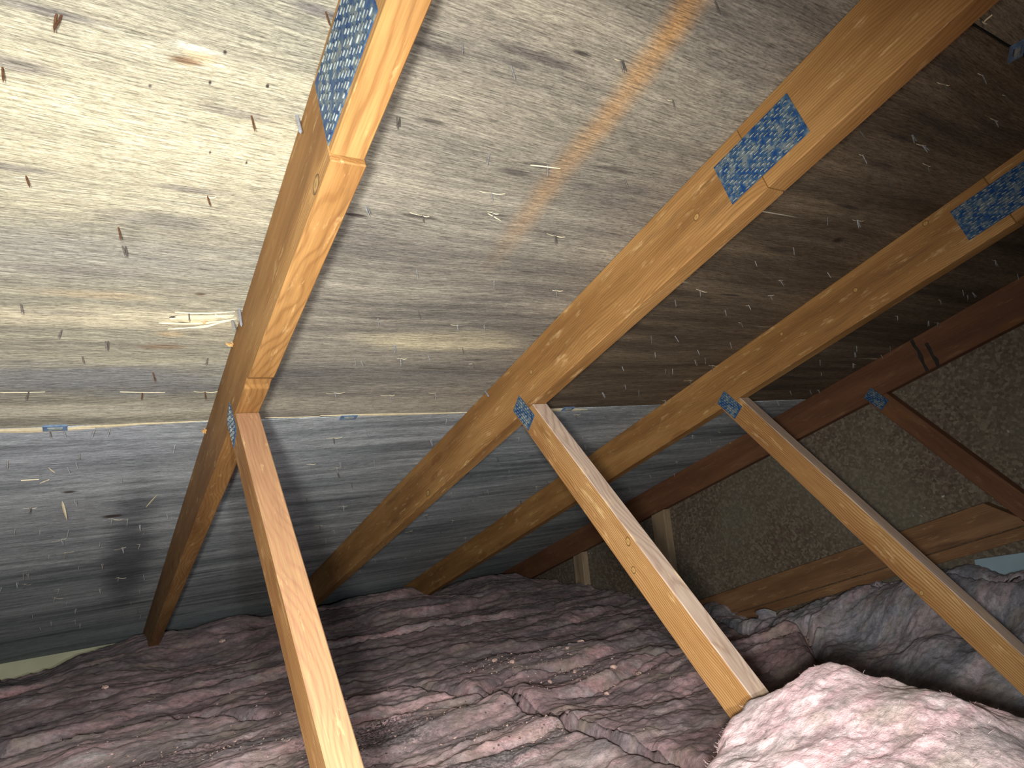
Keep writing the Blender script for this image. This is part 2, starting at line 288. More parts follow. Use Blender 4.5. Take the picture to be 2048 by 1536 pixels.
# ------------------------------------------------------------------ object helpers
def link(name, me, mats, parent=None, mw=None):
    for m in (mats if isinstance(mats, (list, tuple)) else [mats]): me.materials.append(m)
    o = bpy.data.objects.new(name, me); COL.objects.link(o)
    if mw is not None: o.matrix_world = mw
    if parent is not None: o.parent = parent
    return o
def tag(o, label=None, cat=None, group=None, kind=None):
    if label: o['label'] = label
    if cat: o['category'] = cat
    if group: o['group'] = group
    if kind: o['kind'] = kind
    return o
def empty(name, loc):
    o = bpy.data.objects.new(name, None); o.empty_display_size = 0.05; COL.objects.link(o); o.location = loc; return o
def frame(origin, ex, ey):
    ex = ex.normalized(); ez = ex.cross(ey).normalized(); ey = ez.cross(ex)
    m = Matrix((ex, ey, ez)).transposed().to_4x4(); m.translation = origin; return m
def prism(name, pts, z0, z1, mats, parent=None, mw=None, bevel=0.0015, matfn=None, notch=None):
    """polygon pts in local xy, extruded z0..z1; the parent sits at world origin-aligned location, mw is in world space"""
    bm = bmesh.new()
    a = [bm.verts.new((p[0], p[1], z0)) for p in pts]; b = [bm.verts.new((p[0], p[1], z1)) for p in pts]
    bm.faces.new(a[::-1]); bm.faces.new(b)
    for i in range(len(pts)):
        j = (i + 1) % len(pts); bm.faces.new((a[i], a[j], b[j], b[i]))
    bmesh.ops.recalc_face_normals(bm, faces=bm.faces)
    if matfn:
        for f in bm.faces: f.material_index = matfn(f.normal)
    if bevel: bmesh.ops.bevel(bm, geom=list(bm.edges), offset=bevel, segments=1, affect='EDGES')
    bmesh.ops.triangulate(bm, faces=[f for f in bm.faces if len(f.verts) > 4])
    me = bpy.data.meshes.new(name); bm.to_mesh(me); bm.free()
    if parent is not None: mw = Matrix.Translation(-parent.location) @ mw
    o = link(name, me, mats, parent)
    o.matrix_basis = mw
    return o

# ------------------------------------------------------------------ roof sheathing: sheets of plywood
def sheet(name, x0, x1, u0, u1, mat, skew=0.0):
    mw = frame(P3(0, 0, 0), Vector((1, 0, 0)), UV)       # local x = ridge, y = down-slope, z = x cross u = outward
    o = prism(name, [(x0, u0), (x1, u0), (x1, u1 + skew), (x0, u1)], 0.0, 0.012, mat, None, mw, 0.0012)
    return tag(o, kind='structure')
SEAM = 1.356; S2 = 0.147; G = 0.0018
XE = XT[3] + 0.10
xj = XT[0] + TH / 2; xk = XT[1] + TH / 2
sh_left = sheet('ceiling', -2.2, xj - G, S2 + G, SEAM - G, M['ply_left'])
sheet('ceiling', xj + G, xk - G, S2 + G, SEAM - G, M['ply_mid'])
sheet('ceiling', xk + G, XE, S2 + G, SEAM - G, M['ply_far'])
sheet('ceiling', -2.2, xk, -1.3, S2 - G, M['ply_top'])
sheet('ceiling', xk + 0.002, XE, -1.3, S2 - G, M['ply_top'])
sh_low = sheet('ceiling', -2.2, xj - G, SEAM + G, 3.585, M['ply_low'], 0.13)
sheet('ceiling', xj + G, XE, SEAM + G, 4.2, M['ply_low'])
# gable wall
mwx = frame(Vector((XT[3] + 0.041, 0, 0)), Vector((0, 1, 0)), Vector((0, 0, 1)))   # local x = world y, y = world z, z = +world x
def zroof(y): return (H - SP * y) / CP
wall = prism('wall_right', [(-1.2, -1.0), (4.2, -1.0), (4.2, zroof(4.2)), (-1.2, zroof(-1.2))], 0.0, 0.012, M['osb'], None, mwx, 0)
tag(wall, kind='structure')
# room floor (ceiling boards of the rooms below) and fascia at the eave
fl = prism('floor', [(-2.2, -1.0), (XE, -1.0), (XE, 4.25), (-2.2, 4.25)], -0.86, -0.845, M['hidden'], None, Matrix.Identity(4), 0)
tag(fl, kind='structure')
fa = prism('trim_1', [(-2.2, -0.85), (XE, -0.85), (XE, zroof(4.2)), (-2.2, zroof(4.2))], 0, 0.02, M['wood_old'], None,
           frame(Vector((0, 4.2, 0)), Vector((1, 0, 0)), Vector((0, 0, 1))), 0)
tag(fa, kind='structure')
# torn veneer beside the first truss (part of the cream sheet)
def sliver(bm, p0, p1, w, th=0.0012, lift=0.0, mid=0.5, mi=0):
    """pointed flat lens between p0 and p1 (local xy), width w, hanging lift below the sheet at its middle"""
    p0 = Vector(p0); p1 = Vector(p1); d = (p1 - p0); n = Vector((-d.y, d.x)).normalized() * w * 0.5
    ks = [0, 0.12, 0.35, 0.6, 0.85, 1.0]; prof = [0.15, 0.75, 1.0, 0.85, 0.5, 0.05]
    top = []; 
    for k, q in zip(ks, prof):
        c = p0 + d * k; z = -lift * math.sin(k * math.pi) - 0.0002
        top.append([bm.verts.new((c.x + n.x * q, c.y + n.y * q, z)), bm.verts.new((c.x - n.x * q, c.y - n.y * q, z - th * 0.3)),
                    bm.verts.new((c.x, c.y, z - th))])
    for a, b in zip(top, top[1:]):
        for i in range(3):
            j = (i + 1) % 3; f = bm.faces.new((a[i], a[j], b[j], b[i])); f.material_index = mi
    for e in (top[0], top[-1]):
        f = bm.faces.new(e); f.material_index = mi
def bm_obj(name, bm, mats, parent=None, mw=None):
    bmesh.ops.recalc_face_normals(bm, faces=bm.faces)
    me = bpy.data.meshes.new(name); bm.to_mesh(me); bm.free()
    o = link(name, me, mats, parent)
    if mw is not None: o.matrix_basis = mw
    return o
bm = bmesh.new()
def R(px, py): return on_roof(px, py)
for a, b, wd, lf, mi in (((340, 636), (468, 630), 0.022, 0.004, 0), ((318, 645), (472, 637), 0.009, 0.006, 0), ((336, 657), (470, 637), 0.004, 0.005, 0),
                         ((350, 624), (470, 622), 0.004, 0.003, 0), ((338, 634), (374, 631), 0.006, 0.0007, 1), ((352, 645), (410, 642), 0.006, 0.0007, 1),
                         ((400, 640), (416, 638), 0.005, 0.007, 2), ((430, 628), (466, 632), 0.005, 0.005, 0), ((380, 655), (440, 644), 0.003, 0.004, 0)):
    sliver(bm, R(*a), R(*b), wd, 0.0014, lf, mi=mi)
tv = bm_obj('torn_veneer', bm, [M['splinter'], M['cavity'], M['splinter_brown']], sh_left)
tag(tv, 'pale splintered veneer torn open beside the first rafter')
# thin pale fibres along the lower seam and here and there
for (px0, py0, px1, py1, wd, par) in ((-30, 862, 190, 856, 0.022, 0), (140, 855, 310, 846, 0.014, 0), (240, 849, 418, 841, 0.010, 0), (530, 835, 640, 832, 0.006, 0), (640, 831, 960, 824, 0.014, 0), (1090, 819, 1175, 819, 0.02, 0), (0, 784, 90, 783, 0.003, 0), (240, 783, 330, 784, 0.003, 0), (110, 945, 97, 935, 0.003, 1)):
    bm = bmesh.new(); a = R(px0, py0); b = R(px1, py1); sliver(bm, a, b, wd, 0.001, 0.001)
    bm_obj('torn_fibre', bm, M['splinter'], sh_low if par else sh_left)

# ------------------------------------------------------------------ trusses
PXU = lambda x: frame(P3(x, 0, 0), UV, -NV)      # local x = down-slope, y = depth below the sheathing, z = UV x -NV
# check handedness: UV x (-NV) = -(UV x NV)
ZS = UV.cross(-NV).x                              # +1 or -1: which way local z runs along world x
def member(name, x, pts, mats, parent, t0=0.0, t1=TH, bevel=0.0015, matfn=None, origin=None, ex=None):
    """pts in (u, depth); re-expressed along ex so that the grain follows the member"""
    origin = Vector(origin) if origin else Vector(pts[0]); ex = (Vector(ex) if ex else Vector((1, 0))).normalized(); ey = Vector((-ex.y, ex.x))
    loc = [((Vector(p) - origin).dot(ex), (Vector(p) - origin).dot(ey)) for p in pts]
    E = (UV * ex.x - NV * ex.y); Ey = (UV * ey.x - NV * ey.y)
    mw = frame(P3(x, origin.x, origin.y), E, Ey)
    z0, z1 = (t0, t1) if ZS > 0 else (-t1, -t0)
    return prism(name, loc, z0, z1, mats, parent, mw, bevel, matfn)
def truss_plate(name, x, c, ax, L, W, parent, nl, nw, seed, label=None):
    """nail plate on the -x face: centre c (u,depth), long axis ax, with rows of raised teeth edges and slots"""
    r = random.Random(seed); ax = Vector(ax).normalized(); ay = Vector((-ax.y, ax.x))
    E = UV * ax.x - NV * ax.y; Ey = UV * ay.x - NV * ay.y
    mw = frame(P3(x, c[0], c[1]), E, Ey)                   # local z runs toward world x * ZS
    s = -ZS                                                 # outward (towards -x)
    bm = bmesh.new()
    def box(x0, x1, y0, y1, z0, z1, mi):
        vs = [bm.verts.new((a, b, cc)) for a in (x0, x1) for b in (y0, y1) for cc in (z0, z1)]
        for q in ((0, 1, 3, 2), (4, 6, 7, 5), (0, 4, 5, 1), (2, 3, 7, 6), (0, 2, 6, 4), (1, 5, 7, 3)):
            f = bm.faces.new([vs[i] for i in q]); f.material_index = mi
    box(-L / 2, L / 2, -W / 2, W / 2, 0, s * 0.0012, 0)
    dx, dy = L / nl, W / nw
    for i in range(nl):
        for j in range(nw):
            cx = -L / 2 + (i + 0.5 + (0.25 if j % 2 else -0.25) * 0.8) * dx; cy = -W / 2 + (j + 0.5) * dy
            cx += r.uniform(-.05, .05) * dx
            if abs(cx) > L / 2 - dx * 0.36: continue
            h = r.uniform(0.0016, 0.0024)
            if L > 0.1 and r.random() < 0.12: continue
            k_ = r.uniform(0.6, 1.0)
            box(cx - dx * 0.33 * k_, cx + dx * 0.33 * k_, cy - dy * 0.06, cy + dy * 0.17, s * 0.0012, s * h, 1)
            box(cx - dx * 0.33, cx + dx * 0.33, cy - dy * 0.30, cy - dy * 0.10, s * 0.0012, s * 0.00125, 2)
    bmesh.ops.recalc_face_normals(bm, faces=bm.faces)
    me = bpy.data.meshes.new(name); bm.to_mesh(me); bm.free()
    o = link(name, me, [M['plate'], M['tooth'], M['slot']], parent)
    o.matrix_basis = Matrix.Translation(-parent.location) @ mw
    if label: tag(o, label)
    return o

TLAB = ['leftmost orange pine roof truss, nearest the camera',
        'second roof truss from the left, its web ending behind the bright pink batt',
        'third roof truss from the left, its web running out at the right edge',
        'dark reddish roof truss lying against the gable wall']
def side_slot(nrm):     # inner (camera-side, down-facing) edge of a web gets the pale face
    return 1 if nrm.y < -0.7 else 0
roots = []
for i, x in enumerate(XT):
    rt = empty('roof_truss', P3(x + TH / 2, 0.4, DC)); tag(rt, TLAB[i], 'roof truss', 'roof trusses across the attic'); roots.append(rt)
    jn = (0.485, 0.40, 0.345, 0.36)[i]           # splice between upper and lower length
    m = M['wood'] if i < 3 else M['wood_red']
    dep = (0.113, 0.1145, 0.1155, 0.1155)[i]
    jl = 0.03
    member('top_chord', x, [(-1.25, 0.0), (jn, 0.0), (jn, dep), (-1.25, dep)], m, rt, 0.0, TH - (0.002 if i == 0 else 0), origin=(-1.25, dep / 2))
    if i == 0:       # notched, waney lower edge
        low = [(jn + 0.0008, 0.0), (3.98, 0.0), (3.98, DC), (0.995, DC), (0.985, DC - 0.003), (0.968, DC - 0.004), (0.955, DC + 0.001), (0.8, DC + 0.001), (jn + 0.0008, DC + 0.004)]
    else:
        low = [(jn + 0.0008, 0.0), (3.98, 0.0), (3.98, DC), (jn + 0.0008, DC)]
    member('top_chord', x, low, m, rt, origin=(jn, DC / 2))
    # web
    o = Vector((UJ, DC)); a = o + WPERP * WW
    # bevelled seat against the chord: inner edge and outer edge both end on depth DC
    top_in = o; k = (DC - a.y) / WDIR.y; top_out = a + WDIR * k
    end = 1.27 if i < 3 else 0.62
    pts = [tuple(top_in + WDIR * 0.0005 ), tuple(top_out + WDIR * 0.0005), tuple(a + WDIR * end), tuple(o + WDIR * end)]
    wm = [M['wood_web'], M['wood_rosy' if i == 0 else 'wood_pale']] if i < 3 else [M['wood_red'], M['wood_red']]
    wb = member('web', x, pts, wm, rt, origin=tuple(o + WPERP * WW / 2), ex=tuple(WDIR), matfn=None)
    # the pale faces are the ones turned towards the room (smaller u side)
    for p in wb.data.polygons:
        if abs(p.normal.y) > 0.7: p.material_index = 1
    # plates
    lp = (0.158, 0.145, 0.147, 0.147)[i]
    cu = (0.405, 0.386, 0.352, 0.36)[i]
    truss_plate('connector_plate', x, (cu, (0.056, 0.0575, 0.058, 0.058)[i]), (1, 0), lp, (0.092, 0.073, 0.074, 0.074)[i], rt, 12 if i < 2 else 10, 13, 30 + i,
                'blue nail plate joining two lengths of the rafter')
    c4 = [Vector(q) for q in ((1.118, .075), (1.085, .140), (1.122, .163), (1.155, .097))]
    cc = (c4[0] + c4[1] + c4[2] + c4[3]) / 4
    truss_plate('connector_plate', x, tuple(cc), tuple(c4[1] - c4[0]), 0.074, 0.043, rt, 7, 7, 50 + i, 'small blue grey nail plate at the web joint')
# buried bottom chords of the first three trusses; the slit chord of the gable truss
for i in range(3):
    rt = roots[i]; mw = frame(Vector((XT[i], 0, 0)), Vector((0, 1, 0)), Vector((0, 0, 1)))
    prism('bottom_chord', [(-0.9, -0.84), (3.7, -0.84), (3.7, -0.78), (-0.9, -0.78)], 0, TH, M['wood'], rt, mw)
def xn(px, py): # (u, depth) on the gable truss face
    p = on_x(px, py, XT[3]); return (p.dot(UV), H - p.dot(NV))
M['wood_chord'] = lumber('pine_brown', (0.15, 0.075, 0.036), (0.22, 0.115, 0.055), (0.32, 0.18, 0.09), dirt=0.6, palea=0.2)
member('bottom_chord', XT[3], [(2.9, 0.541), (0.985, 0.541), (0.895, 0.632), (2.9, 0.632)], M['wood_chord'], roots[3], origin=(1.8, 0.585))
member('bottom_chord', XT[3], [(2.9, 0.6345), (0.45, 0.6345), (0.45, 0.668), (2.9, 0.668)], M['wood_chord'], roots[3], origin=(1.8, 0.65))
# kerf line on that chord
# knots, as slightly proud ovals in the wood, and the inked strokes on the gable truss
t = NT('knot'); v = t.tc.outputs['Object']; vl = t.n('ShaderNodeVectorMath'); vl.operation = 'LENGTH'; t.set(vl.inputs[0], t.mapping(v, (1, 1, 0)))
dd = t.math('ADD', vl.outputs['Value'], t.math('MULTIPLY', t.math('SUBTRACT', t.noise(v, 2.0, 3), 0.5), 0.35))
t.col(t.ramp(dd, [(0.15, (0.30, 0.17, 0.06)), (0.45, (0.46, 0.29, 0.10)), (0.66, (0.30, 0.16, 0.05)), (0.80, (0.08, 0.04, 0.018)), (0.95, (0.34, 0.18, 0.06))])); t.b.inputs['Roughness'].default_value = 0.5
M['knot'] = t.m
def knot(i, px, py, a, b, rot, under=False):
    x = XT[i]
    if under: p = None
    p = on_x(px, py, x); u = p.dot(UV); d = H - p.dot(NV)
    bm = bmesh.new(); n = 20
    c = bm.verts.new((0, 0, -0.25)); rim = [bm.verts.new((math.cos(6.28318 * k / n), math.sin(6.28318 * k / n) * (1 + 0.1 * math.sin(k * 2)), 0.02)) for k in range(n)]
    for k in range(n): bm.faces.new((c, rim[k], rim[(k + 1) % n]))
    bmesh.ops.recalc_face_normals(bm, faces=bm.faces)
    me = bpy.data.meshes.new('knot'); bm.to_mesh(me); bm.free(); o = link('knot', me, M['knot'], roots[i])
    E = (UV * math.cos(rot) - NV * math.sin(rot)); Ey = (UV * -math.sin(rot) - NV * math.cos(rot))
    o.matrix_basis = Matrix.Translation(-roots[i].location) @ frame(P3(x, u, d), E, Ey) @ Matrix.Diagonal((a, b, 0.0016 * ZS, 1))
for a in ((0, 632, 369, .015, .010, .1), (1, 1393, 434, .008, .006, .3), (1, 856, 986, .016, .010, 0), (1, 1062, 744, .007, .006, 0), (2, 1851, 447, .008, .006, .1), (2, 1711, 580, .007, .006, 0),
          (2, 1563, 668, .006, .005, 0), (1, 1256, 1083, .010, .007, 1.2), (1, 1267, 1140, .008, .006, 1.2), (2, 1843, 1186, .007, .005, 1.2), (3, 1460, 885, .010, .008, 0), (0, 430, 928, .014, .009, .2)):
    knot(*a)
def stroke(pl):
    bm = bmesh.new(); prev = None; rr = random.Random(9)
    for px, py in pl:
        p = on_x(px, py, XT[3] - 0.0005) - roots[3].location; wv = rr.uniform(.004, .008); a = bm.verts.new(p + UV * wv); b = bm.verts.new(p - UV * wv); c = bm.verts.new(p - Vector((0.0008, 0, 0)))
        if prev:
            for i in range(3): bm.faces.new((prev[i], prev[(i + 1) % 3], (a, b, c)[(i + 1) % 3], (a, b, c)[i]))
        prev = (a, b, c)
    tag(bm_obj('ink_stroke', bm, M['cavity'], roots[3]), 'dark wavy stroke drawn across the truss')
stroke(((1823, 680), (1829, 692), (1837, 702), (1841, 713), (1847, 727), (1855, 742))); stroke(((1852, 686), (1859, 698), (1865, 711), (1873, 721), (1877, 735)))
# studs of the gable framing
def stud(ya, yb, zt, label):
    mw = frame(Vector((XT[3], 0, 0)), Vector((0, 0, 1)), Vector((0, 1, 0)))   # local x = up, y = world y, z = x cross y = -world x
    o = prism('wall_stud', [(-0.84, ya), (zt(ya), ya), (zt(yb), yb), (-0.84, yb)], -0.040, 0.0, M['wood_old'], None, mw)
    return tag(o, label, 'stud')
zt = lambda y: zroof(y) - (DC + 0.002) / CP
pa = on_x(1303, 1037, XT[3]); pb = on_x(1328, 1026, XT[3])
stud(pb.y, pa.y, zt, 'short grey wall stud against the gable board behind the second web')
pa2 = on_x(1147, 1124, XT[3]); pb2 = on_x(1164, 1113, XT[3])
stud(pb2.y, pa2.y, zt, 'small pale stud farther back, standing out of the pink insulation')

# pale board behind the sheathing's edge at the eave, left bay
vb = prism('eave_board', [(-2.2, -0.84), (XT[0] - 0.01, -0.84), (XT[0] - 0.01, -0.50), (-2.2, -0.50)], 0, 0.012, M['baffle'], None,
           frame(Vector((0, 3.76, 0)), Vector((1, 0, 0)), Vector((0, 0, 1))), 0.001)
tag(vb, 'pale cream board showing below the sheathing at the eave, bottom left', 'board')
# blue-grey board low on the gable wall
q = [on_x(1940, 1122, XT[3]), on_x(2075, 1085, XT[3])]
fb = prism('wall_board', [(q[0].y, q[0].z), (q[0].y, q[0].z - 0.12), (0.5, q[1].z - 0.12), (0.5, q[1].z + 0.045)], -0.002, 0.010, M['foam'], None,
           frame(Vector((XT[3] + 0.028, 0, 0)), Vector((0, 1, 0)), Vector((0, 0, 1))), 0.001)
tag(fb, 'small pale blue-grey board under the gable truss chord at the right edge', 'board')

# ------------------------------------------------------------------ insulation
def vnoise(x, y, seed):
    rs = np.random.RandomState(seed); g = rs.rand(256, 256) * 2 - 1
    xi = np.floor(x).astype(int); yi = np.floor(y).astype(int); fx = x - xi; fy = y - yi
    fx = fx * fx * fx * (fx * (fx * 6 - 15) + 10); fy = fy * fy * fy * (fy * (fy * 6 - 15) + 10)
    a = g[xi % 256, yi % 256]; b = g[(xi + 1) % 256, yi % 256]; c = g[xi % 256, (yi + 1) % 256]; d = g[(xi + 1) % 256, (yi + 1) % 256]
    return (a * (1 - fx) + b * fx) * (1 - fy) + (c * (1 - fx) + d * fx) * fy
def fbm(x, y, seed, octv=4, gain=0.5):
    s = 0; a = 1; t = 0
    for k in range(octv):
        s = s + a * vnoise(x * 2 ** k + 17.3 * k, y * 2 ** k + 5.1 * k, seed + k); t += a; a *= gain
    return s / t
def seg_dist(X, Y, pl):
    best = np.full(X.shape, 1e9); side = np.zeros(X.shape)
    for (x0, y0), (x1, y1) in zip(pl, pl[1:]):
        dx, dy = x1 - x0, y1 - y0; t = np.clip(((X - x0) * dx + (Y - y0) * dy) / (dx * dx + dy * dy), 0, 1)
        ex, ey = X - (x0 + t * dx), Y - (y0 + t * dy); d = np.hypot(ex, ey); s = np.sign(dx * ey - dy * ex)
        m = d < best; best = np.where(m, d, best); side = np.where(m, s, side)
    return best, side
ctrl = []
for px, py in ((-120, 1385), (0, 1369), (55, 1360), (170, 1308), (300, 1268), (450, 1243), (560, 1238), (640, 1218), (720, 1200), (800, 1184), (880, 1187), (960, 1157), (1030, 1150), (1080, 1160)):
    p = on_y(px, py, 3.40); ctrl.append((p.x, p.y, p.z, 1)); ctrl.append((p.x, p.y + 0.5, p.z - 0.10, 1))
for px, py in ((1150, 1168), (1200, 1181), (1290, 1201), (1340, 1222), (1427, 1212), (1508, 1246), (1600, 1222), (1650, 1203), (1700, 1186), (1780, 1163), (1860, 1143), (1930, 1130), (1975, 1143), (1995, 1154), (2020, 1140), (2060, 1132)):
    p = on_x(px, py, 2.25); ctrl.append((p.x, p.y, p.z, 1))
for x, y, z in ((-0.6, 2.6, -.63), (-0.3, 2.0, -.60), (0, 1.6, -.57), (0.4, 2.4, -.60), (0.4, 3.0, -.60), (1.0, 2.8, -.60), (1.0, 2.2, -.59), (1.6, 2.8, -.61), (1.7, 2.2, -.63), (1.9, 1.7, -.64),
                (0.6, 1.6, -.565), (0.9, 1.2, -.56), (0.5, 1.0, -.54), (1.3, 1.5, -.60), (1.6, 1.1, -.62), (1.5, 0.6, -.62), (2.0, 0.9, -.55), (2.1, 0.4, -.5), (1.1, 0.8, -.58), (0.6, 0.6, -.56), (0, 0.8, -.55), (-.6, 1, -.6), (1.9, 1.2, -.60)):
    ctrl.append((x, y, z, 1))
ctrl = np.array(ctrl)
def base(X, Y):
    num = 0; den = 0
    for x, y, z, wgt in ctrl:
        k = wgt / (((X - x) ** 2 + (Y - y) ** 2) + 0.006) ** 1.6; num = num + k * z; den = den + k
    return num / den
def G2(px, py, z=-0.585):
    p = on_z(px, py, z); return (p.x, p.y)
S1 = [G2(*p) for p in ((-500, 1500), (0, 1500), (330, 1432), (640, 1412), (830, 1372), (900, 1388), (1012, 1400), (1080, 1440), (1150, 1480), (1250, 1515), (1400, 1560), (1700, 1640))]
S1b = [G2(*p) for p in ((1012, 1400), (980, 1375), (1040, 1345), (1130, 1325), (1300, 1300), (1420, 1290), (1520, 1275), (1610, 1268))]
S2l = [G2(*p) for p in ((1400, 1195), (1427, 1214), (1510, 1246), (1560, 1262), (1610, 1268), (1660, 1330), (1720, 1420), (1800, 1600))]
S3 = [G2(*p) for p in ((1610, 1268), (1640, 1262), (1680, 1235), (1730, 1232), (1800, 1236), (1880, 1258), (1960, 1265), (2100, 1290), (2400, 1330))]
FRESH = {}
def surface(X, Y):
    B = base(X, Y)
    wx = fbm(X * 1.5, Y * 2.0, 11, 3) * 0.12
    Y2 = Y + wx + 0.05 * X
    n1 = fbm(X * 1.3 + 3, Y2 * 6.5, 21, 4, 0.5)
    ridge = 1 - np.abs(n1) * 2.4
    f = 0.022 * (n1) - 0.020 * np.clip(ridge - 0.72, 0, 1) * 1.0
    n2 = fbm(X * 5, Y2 * 22, 31, 4, 0.55); f = f + 0.008 * n2 - 0.003 * np.clip(1 - np.abs(n2) * 5, 0, 1) + 0.020 * fbm(X * 7 + 2, Y * 11, 35, 4, 0.6)
    n3 = fbm(X * 28, Y2 * 48, 41, 3, 0.65); f = f + 0.0060 * n3 + 0.0030 * fbm(X * 75, Y * 95, 43, 2, 0.6)
    fade = np.clip((zroof(Y) - 0.0 - B) / 0.06, 0.35, 1)
    # overlapping glass-wool layers: steep torn front towards the room, long dusty back
    Yl = Y - 0.10 * X + 0.13 * fbm(X * 0.9 + 7, Y * 1.6, 51, 3) + 0.025 * fbm(X * 6, Y * 6, 52, 3)
    def layers(freq, seed, amp):
        ph = Yl * freq + 0.6 * fbm(X * 1.1, Y * 1.3, seed, 2); k = np.floor(ph); fr = ph - k
        am = np.clip(0.5 + 1.1 * fbm(X * 1.9 + k * 3.7, k * 5.3 + 0.2 * Y, seed + 9, 3), 0, 1.2)
        pr = np.where(fr < 0.16, np.sin(fr / 0.16 * np.pi / 2), (1 - (fr - 0.16) / 0.84) ** 0.9) - 0.45
        fs = np.exp(-((fr - 0.09) / 0.11) ** 2) * np.clip(am - 0.35, 0, 1) * 1.3
        return amp * am * pr, fs
    la, fa_ = layers(3.4, 61, 0.034); lb, fb_ = layers(8.5, 66, 0.010)
    f = f * 0.75 + la + lb
    FRESH['v'] = np.clip(fa_ * 1.0 + fb_ * 0.45, 0, 1)
    Z = B + f * fade
    dens = 0
    for pl, dep, wd in ((S1, 0.045, 0.016), (S1b, 0.035, 0.014), (S2l, 0.05, 0.018), (S3, 0.03, 0.012)):
        d, s = seg_dist(X + 0.02 * fbm(X * 9, Y * 9, 71, 3), Y + 0.02 * fbm(X * 9, Y * 9, 81, 3), pl)
        Z = Z - dep * np.exp(-(d / wd) ** 2) + 0.006 * np.exp(-((d - 0.05) / 0.045) ** 2)
    # keep clear of the roof boards
    Z = np.minimum(Z, zroof(Y) - 0.012)
    return Z
def region(X, Y):
    d1, s1 = seg_dist(X, Y, S1); d2, s2 = seg_dist(X, Y, S2l); d3, s3 = seg_dist(X, Y, S3); db, sb = seg_dist(X, Y, S1b)
    reg = np.zeros(X.shape, int)                 # 0 back
    front = s1 < 0; right = s2 > 0
    reg = np.where(front, 1, reg)
    rose = (~front) & (sb < 0) & (X > S1b[0][0]) & (db < 1.0)
    reg = np.where(rose, 2, reg)
    reg = np.where(right, 3, reg)
    reg = np.where(right & (s3 > 0), 4, reg)
    return reg
def grid_mesh(name, X, Y, Z, mask, fresh, thick=0.0):
    nx, ny = X.shape; idx = np.arange(nx * ny).reshape(nx, ny)
    q = np.stack([idx[:-1, :-1], idx[1:, :-1], idx[1:, 1:], idx[:-1, 1:]], -1)[mask]
    used = np.unique(q); remap = np.zeros(nx * ny, int); remap[used] = np.arange(len(used))
    co = np.stack([X.ravel(), Y.ravel(), Z.ravel()], -1)[used]; q = remap[q]
    fv = fresh.ravel()[used]
    if thick:
        n = len(co); e = np.concatenate([q[:, [0, 1]], q[:, [1, 2]], q[:, [2, 3]], q[:, [3, 0]]]); key = np.sort(e, 1); kk = key[:, 0] * n + key[:, 1]
        u, inv, ct = np.unique(kk, return_inverse=True, return_counts=True); be = e[ct[inv] == 1]
        co = np.concatenate([co, co - np.array([0, 0, thick])]); fv = np.concatenate([fv, fv * 0])
        q = np.concatenate([q, q[:, ::-1] + n, np.stack([be[:, 1], be[:, 0], be[:, 0] + n, be[:, 1] + n], 1)])
    me = bpy.data.meshes.new(name); me.vertices.add(len(co)); me.vertices.foreach_set('co', co.astype(np.float32).ravel())
    me.loops.add(q.size); me.loops.foreach_set('vertex_index', q.astype(np.int32).ravel())
    me.polygons.add(len(q)); me.polygons.foreach_set('loop_start', (np.arange(len(q)) * 4).astype(np.int32)); me.polygons.foreach_set('use_smooth', np.ones(len(q), bool))
    me.update(calc_edges=True); me.validate()
    at = me.attributes.new('fresh', 'FLOAT', 'POINT'); at.data.foreach_set('value', fv.astype(np.float32))
    return me
xs = np.concatenate([np.arange(-2.1, -0.5, 0.02), np.arange(-0.5, 2.302, 0.0062)]); ys = np.concatenate([np.arange(0.3, 2.0, 0.0045), np.arange(2.0, 4.1, 0.009)])
X, Y = np.meshgrid(xs, ys, indexing='ij'); Z = surface(X, Y); FR = FRESH['v']
REG = region(X, Y)
regc = REG[:-1, :-1]
labs = [('dusty purplish insulation batt filling the back of the attic up to the eave', 'ins_back'),
        ('sooty pink insulation batt across the bottom of the picture around the nearest web', 'ins_front'),
        ('rose insulation batt in the middle, sprinkled with crumbs, left of the second web', 'ins_mid'),
        ('greyish insulation batt between the bright pink batt and the third web', 'ins_far'),
        ('bluish dusty insulation batt tucked under the gable truss', 'ins_far')]
def batt_mesh(me, nm, mat, label):
    o = link(nm, me, M[mat]); tag(o, label, 'insulation batt', 'pink insulation batts on the attic floor')
    return o
for k, (lb, mt) in enumerate(labs):
    mk = (regc == k)
    if not mk.any(): continue
    me = grid_mesh('insulation_batt', X, Y, Z, mk, FR, 0.11)
    batt_mesh(me, 'insulation_batt', mt, lb)
# near batt: raised corner in front of the second web
OUT = [(0.30, 0.50), (0.46, 0.555), (0.560, 0.605), (0.660, 0.650), (0.745, 0.690), (0.79, 0.690), (0.817, 0.655), (0.86, 0.642), (0.905, 0.633), (0.932, 0.605), (0.958, 0.565), (1.0, 0.515), (1.05, 0.48), (1.12, 0.45), (1.25, 0.30), (1.25, -0.05), (0.5, -0.1), (0.30, 0.1), (0.30, 0.50)]
zc = np.array([(0.46, 0.555, -.345), (0.600, 0.645, -.378), (0.667, 0.665, -.372), (0.755, 0.690, -.362), (0.800, 0.675, -.338), (0.825, 0.650, -.313), (0.865, 0.64, -.302), (0.905, 0.633, -.298), (0.94, 0.585, -.32), (1.0, 0.515, -.362), (1.088, 0.465, -.40),
               (0.9, 0.5, -.325), (0.75, 0.5, -.345), (0.6, 0.5, -.36), (0.7, 0.3, -.37), (0.95, 0.35, -.385), (1.1, 0.2, -.42), (0.4, 0.2, -.42), (1.2, 0.4, -.44)])
xs2 = np.arange(0.28, 1.28, 0.0032); ys2 = np.arange(-0.12, 0.80, 0.0032); X2, Y2 = np.meshgrid(xs2, ys2, indexing='ij')
num = 0; den = 0
